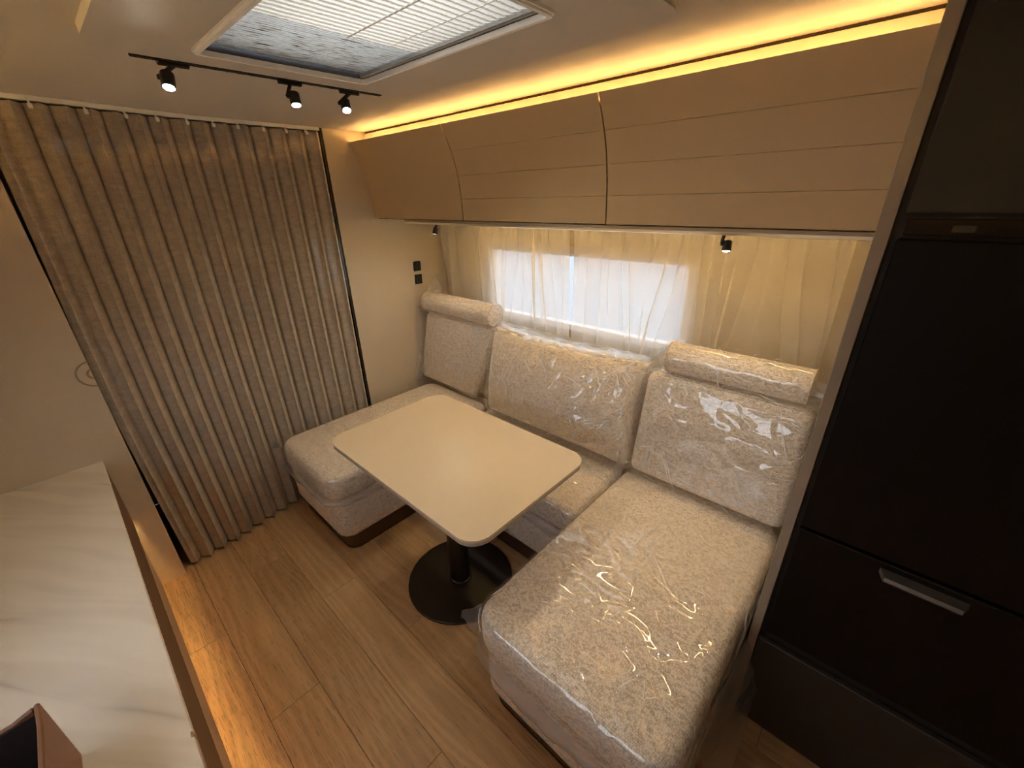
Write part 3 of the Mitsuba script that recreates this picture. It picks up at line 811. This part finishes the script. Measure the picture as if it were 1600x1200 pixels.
# ------------------------------------------------------------------ kitchen side
YC = -0.094
ct = sbox(XP + 0.0005, YB + 0.001, 0.9, YC)
put('worktop__slab', bev(XP + 0.0005, 0.9, YB + 0.001, YC, 0.672, 0.700, 0.0015), 'mat_marble', smooth=False)
put('worktop__corner_clip', bev(-0.792, -0.779, YC - 0.004, YC + 0.0025, 0.690, 0.7025, 0.001), 'mat_chrome', smooth=False)
put('worktop__edge_strip', bev(-0.779, 0.9, YC, YC + 0.002, 0.685, 0.7005, 0.0005), 'mat_chrome', smooth=False)
label('worktop', 'pale marble-look worktop at the lower left of the photo', 'worktop')
put('kitchen_cabinet__front', bev(XP + 0.001, 0.9, YC - 0.0035, YC - 0.0005, 0.387, 0.6715, 0.0005), 'mat_counter_front', smooth=False)
put('kitchen_cabinet__plinth', bev(XP + 0.001, 0.9, -0.122, -0.104, 0.0, 0.43, 0.001), 'mat_gable', smooth=False)
put('kitchen_cabinet__body', bx(XP + 0.001, 0.9, YB + 0.001, -0.122, 0.0, 0.6715), 'mat_counter_front', smooth=False)
label('kitchen_cabinet', 'brown kitchen cabinet under the marble-look worktop', 'cabinet')
put('floor_led_strip', bx(XP + 0.02, 0.9, -0.1035, -0.0985, 0.409, 0.412), 'mat_white', smooth=False, emitter=emitter(L_FLOOR, FLOORC))
label('floor_led_strip', 'warm light strip hidden under the kitchen cabinet that glows on the floor', 'light strip')
# cabinet and light strip over the worktop, behind the camera
put('back_cabinet__body', bev(XP + 0.001, 1.2, YB + 0.001, -0.17, 1.50, 1.905, 0.003), 'mat_cabinet', smooth=False)
put('back_cabinet__lip', bev(XP + 0.001, 1.2, -0.17, -0.155, 1.50, 1.9145, 0.003), 'mat_cabinet', smooth=False)
label('back_cabinet', 'overhead cabinet above the worktop', 'overhead cabinet')
put('back_led_strip', ext_x(Polygon([(-0.197, 1.9055), (-0.188, 1.9055), (-0.1945, 1.9150)]), XP + 0.05, 1.15), 'mat_white', smooth=False, emitter=emitter(L_BACK, WARM))
label('back_led_strip', 'warm light strip on top of the cabinet above the worktop', 'light strip')
# unseen ceiling downlights, added to brighten the fridge and right seat
for i, (x, y) in enumerate(((0.55, 0.55), (1.25, 0.55))):
    k = 'fill_downlight' + (f'_{i:03d}' if i else '')
    put(k + '__ring', tube_ring([(0.045, 0.006), (0.06, 0.006), (0.06, 0), (0.045, 0.003)], (x, y, 1.951), (0, 0, 1), 32), 'mat_white', smooth=40)
    put(k + '__lens', tube_ring([(0, 0.001), (0.046, 0.001)], (x, y, 1.953), (0, 0, 1), 32), 'mat_white', smooth=False, flip_normals=True, emitter=emitter(L_CEIL, SPOTC))
    label(k, ('unseen round ceiling lamp added as fill in front of the fridge', 'unseen round ceiling lamp added as fill at the far end of the room')[i], 'fill_downlight', 'added ceiling downlights')

# leather tote on the worktop
bz0, bz1 = 0.7002, 0.855
bx0, bx1, by0, by1 = -0.905, -0.60, -0.47, -0.245


def bag_wall(x0, x1, y0, y1, peaks):
    m = bev(x0, x1, y0, y1, bz0, bz1, 0.0025)
    m = m.subdivide_to_size(0.03)
    v = np.array(m.vertices)
    t = (v[:, 2] - bz0) / (bz1 - bz0)
    for px, py in peaks:
        d = np.hypot(v[:, 0] - px, v[:, 1] - py)
        v[:, 2] += t ** 3 * 0.012 * np.exp(-(d / 0.022) ** 2)
    m.vertices = v
    return m


pk = [(bx0, by1)]
put('leather_tote__side', bag_wall(bx0, bx1, by1 - 0.008, by1, pk), 'mat_leather', smooth=30)
put('leather_tote__side_001', bag_wall(bx0, bx1, by0, by0 + 0.008, []), 'mat_leather', smooth=30)
put('leather_tote__end', bag_wall(bx0, bx0 + 0.008, by0 + 0.008, by1 - 0.008, pk), 'mat_leather', smooth=30)
put('leather_tote__end_001', bag_wall(bx1 - 0.008, bx1, by0 + 0.008, by1 - 0.008, []), 'mat_leather', smooth=30)
put('leather_tote__lining', cat_(bx(bx0 + 0.0082, bx0 + 0.0105, by0 + 0.009, by1 - 0.009, bz0, bz1 - 0.004), bx(bx0 + 0.0105, bx1 - 0.009, by0 + 0.009, by1 - 0.009, bz0, bz0 + 0.004)), 'mat_lining', smooth=False)
label('leather_tote', 'open brown leather tote standing on the pale worktop', 'bag')

# ------------------------------------------------------------------ outside
put('outside_ground', bx(-12, 10, YW + 0.3, 16, -0.75, -0.70), 'mat_concrete', smooth=False)
label('outside_ground', 'grey paved yard outside the window', kind='structure')
put('neighbour_caravan__body', bev(-9, 5, 6.2, 8.5, -0.6, 2.2, 0.05), 'mat_caravan', smooth=False)
put('neighbour_caravan__window', bev(-3.4, -2.2, 6.18, 6.2, 0.9, 1.5, 0.01), 'mat_fridge_glass', smooth=False)
put('neighbour_caravan__window_001', bev(-5.9, -5.0, 6.18, 6.2, 0.9, 1.5, 0.01), 'mat_fridge_glass', smooth=False)
label('neighbour_caravan', 'white caravan parked outside, faint through the sheer curtains', 'caravan')
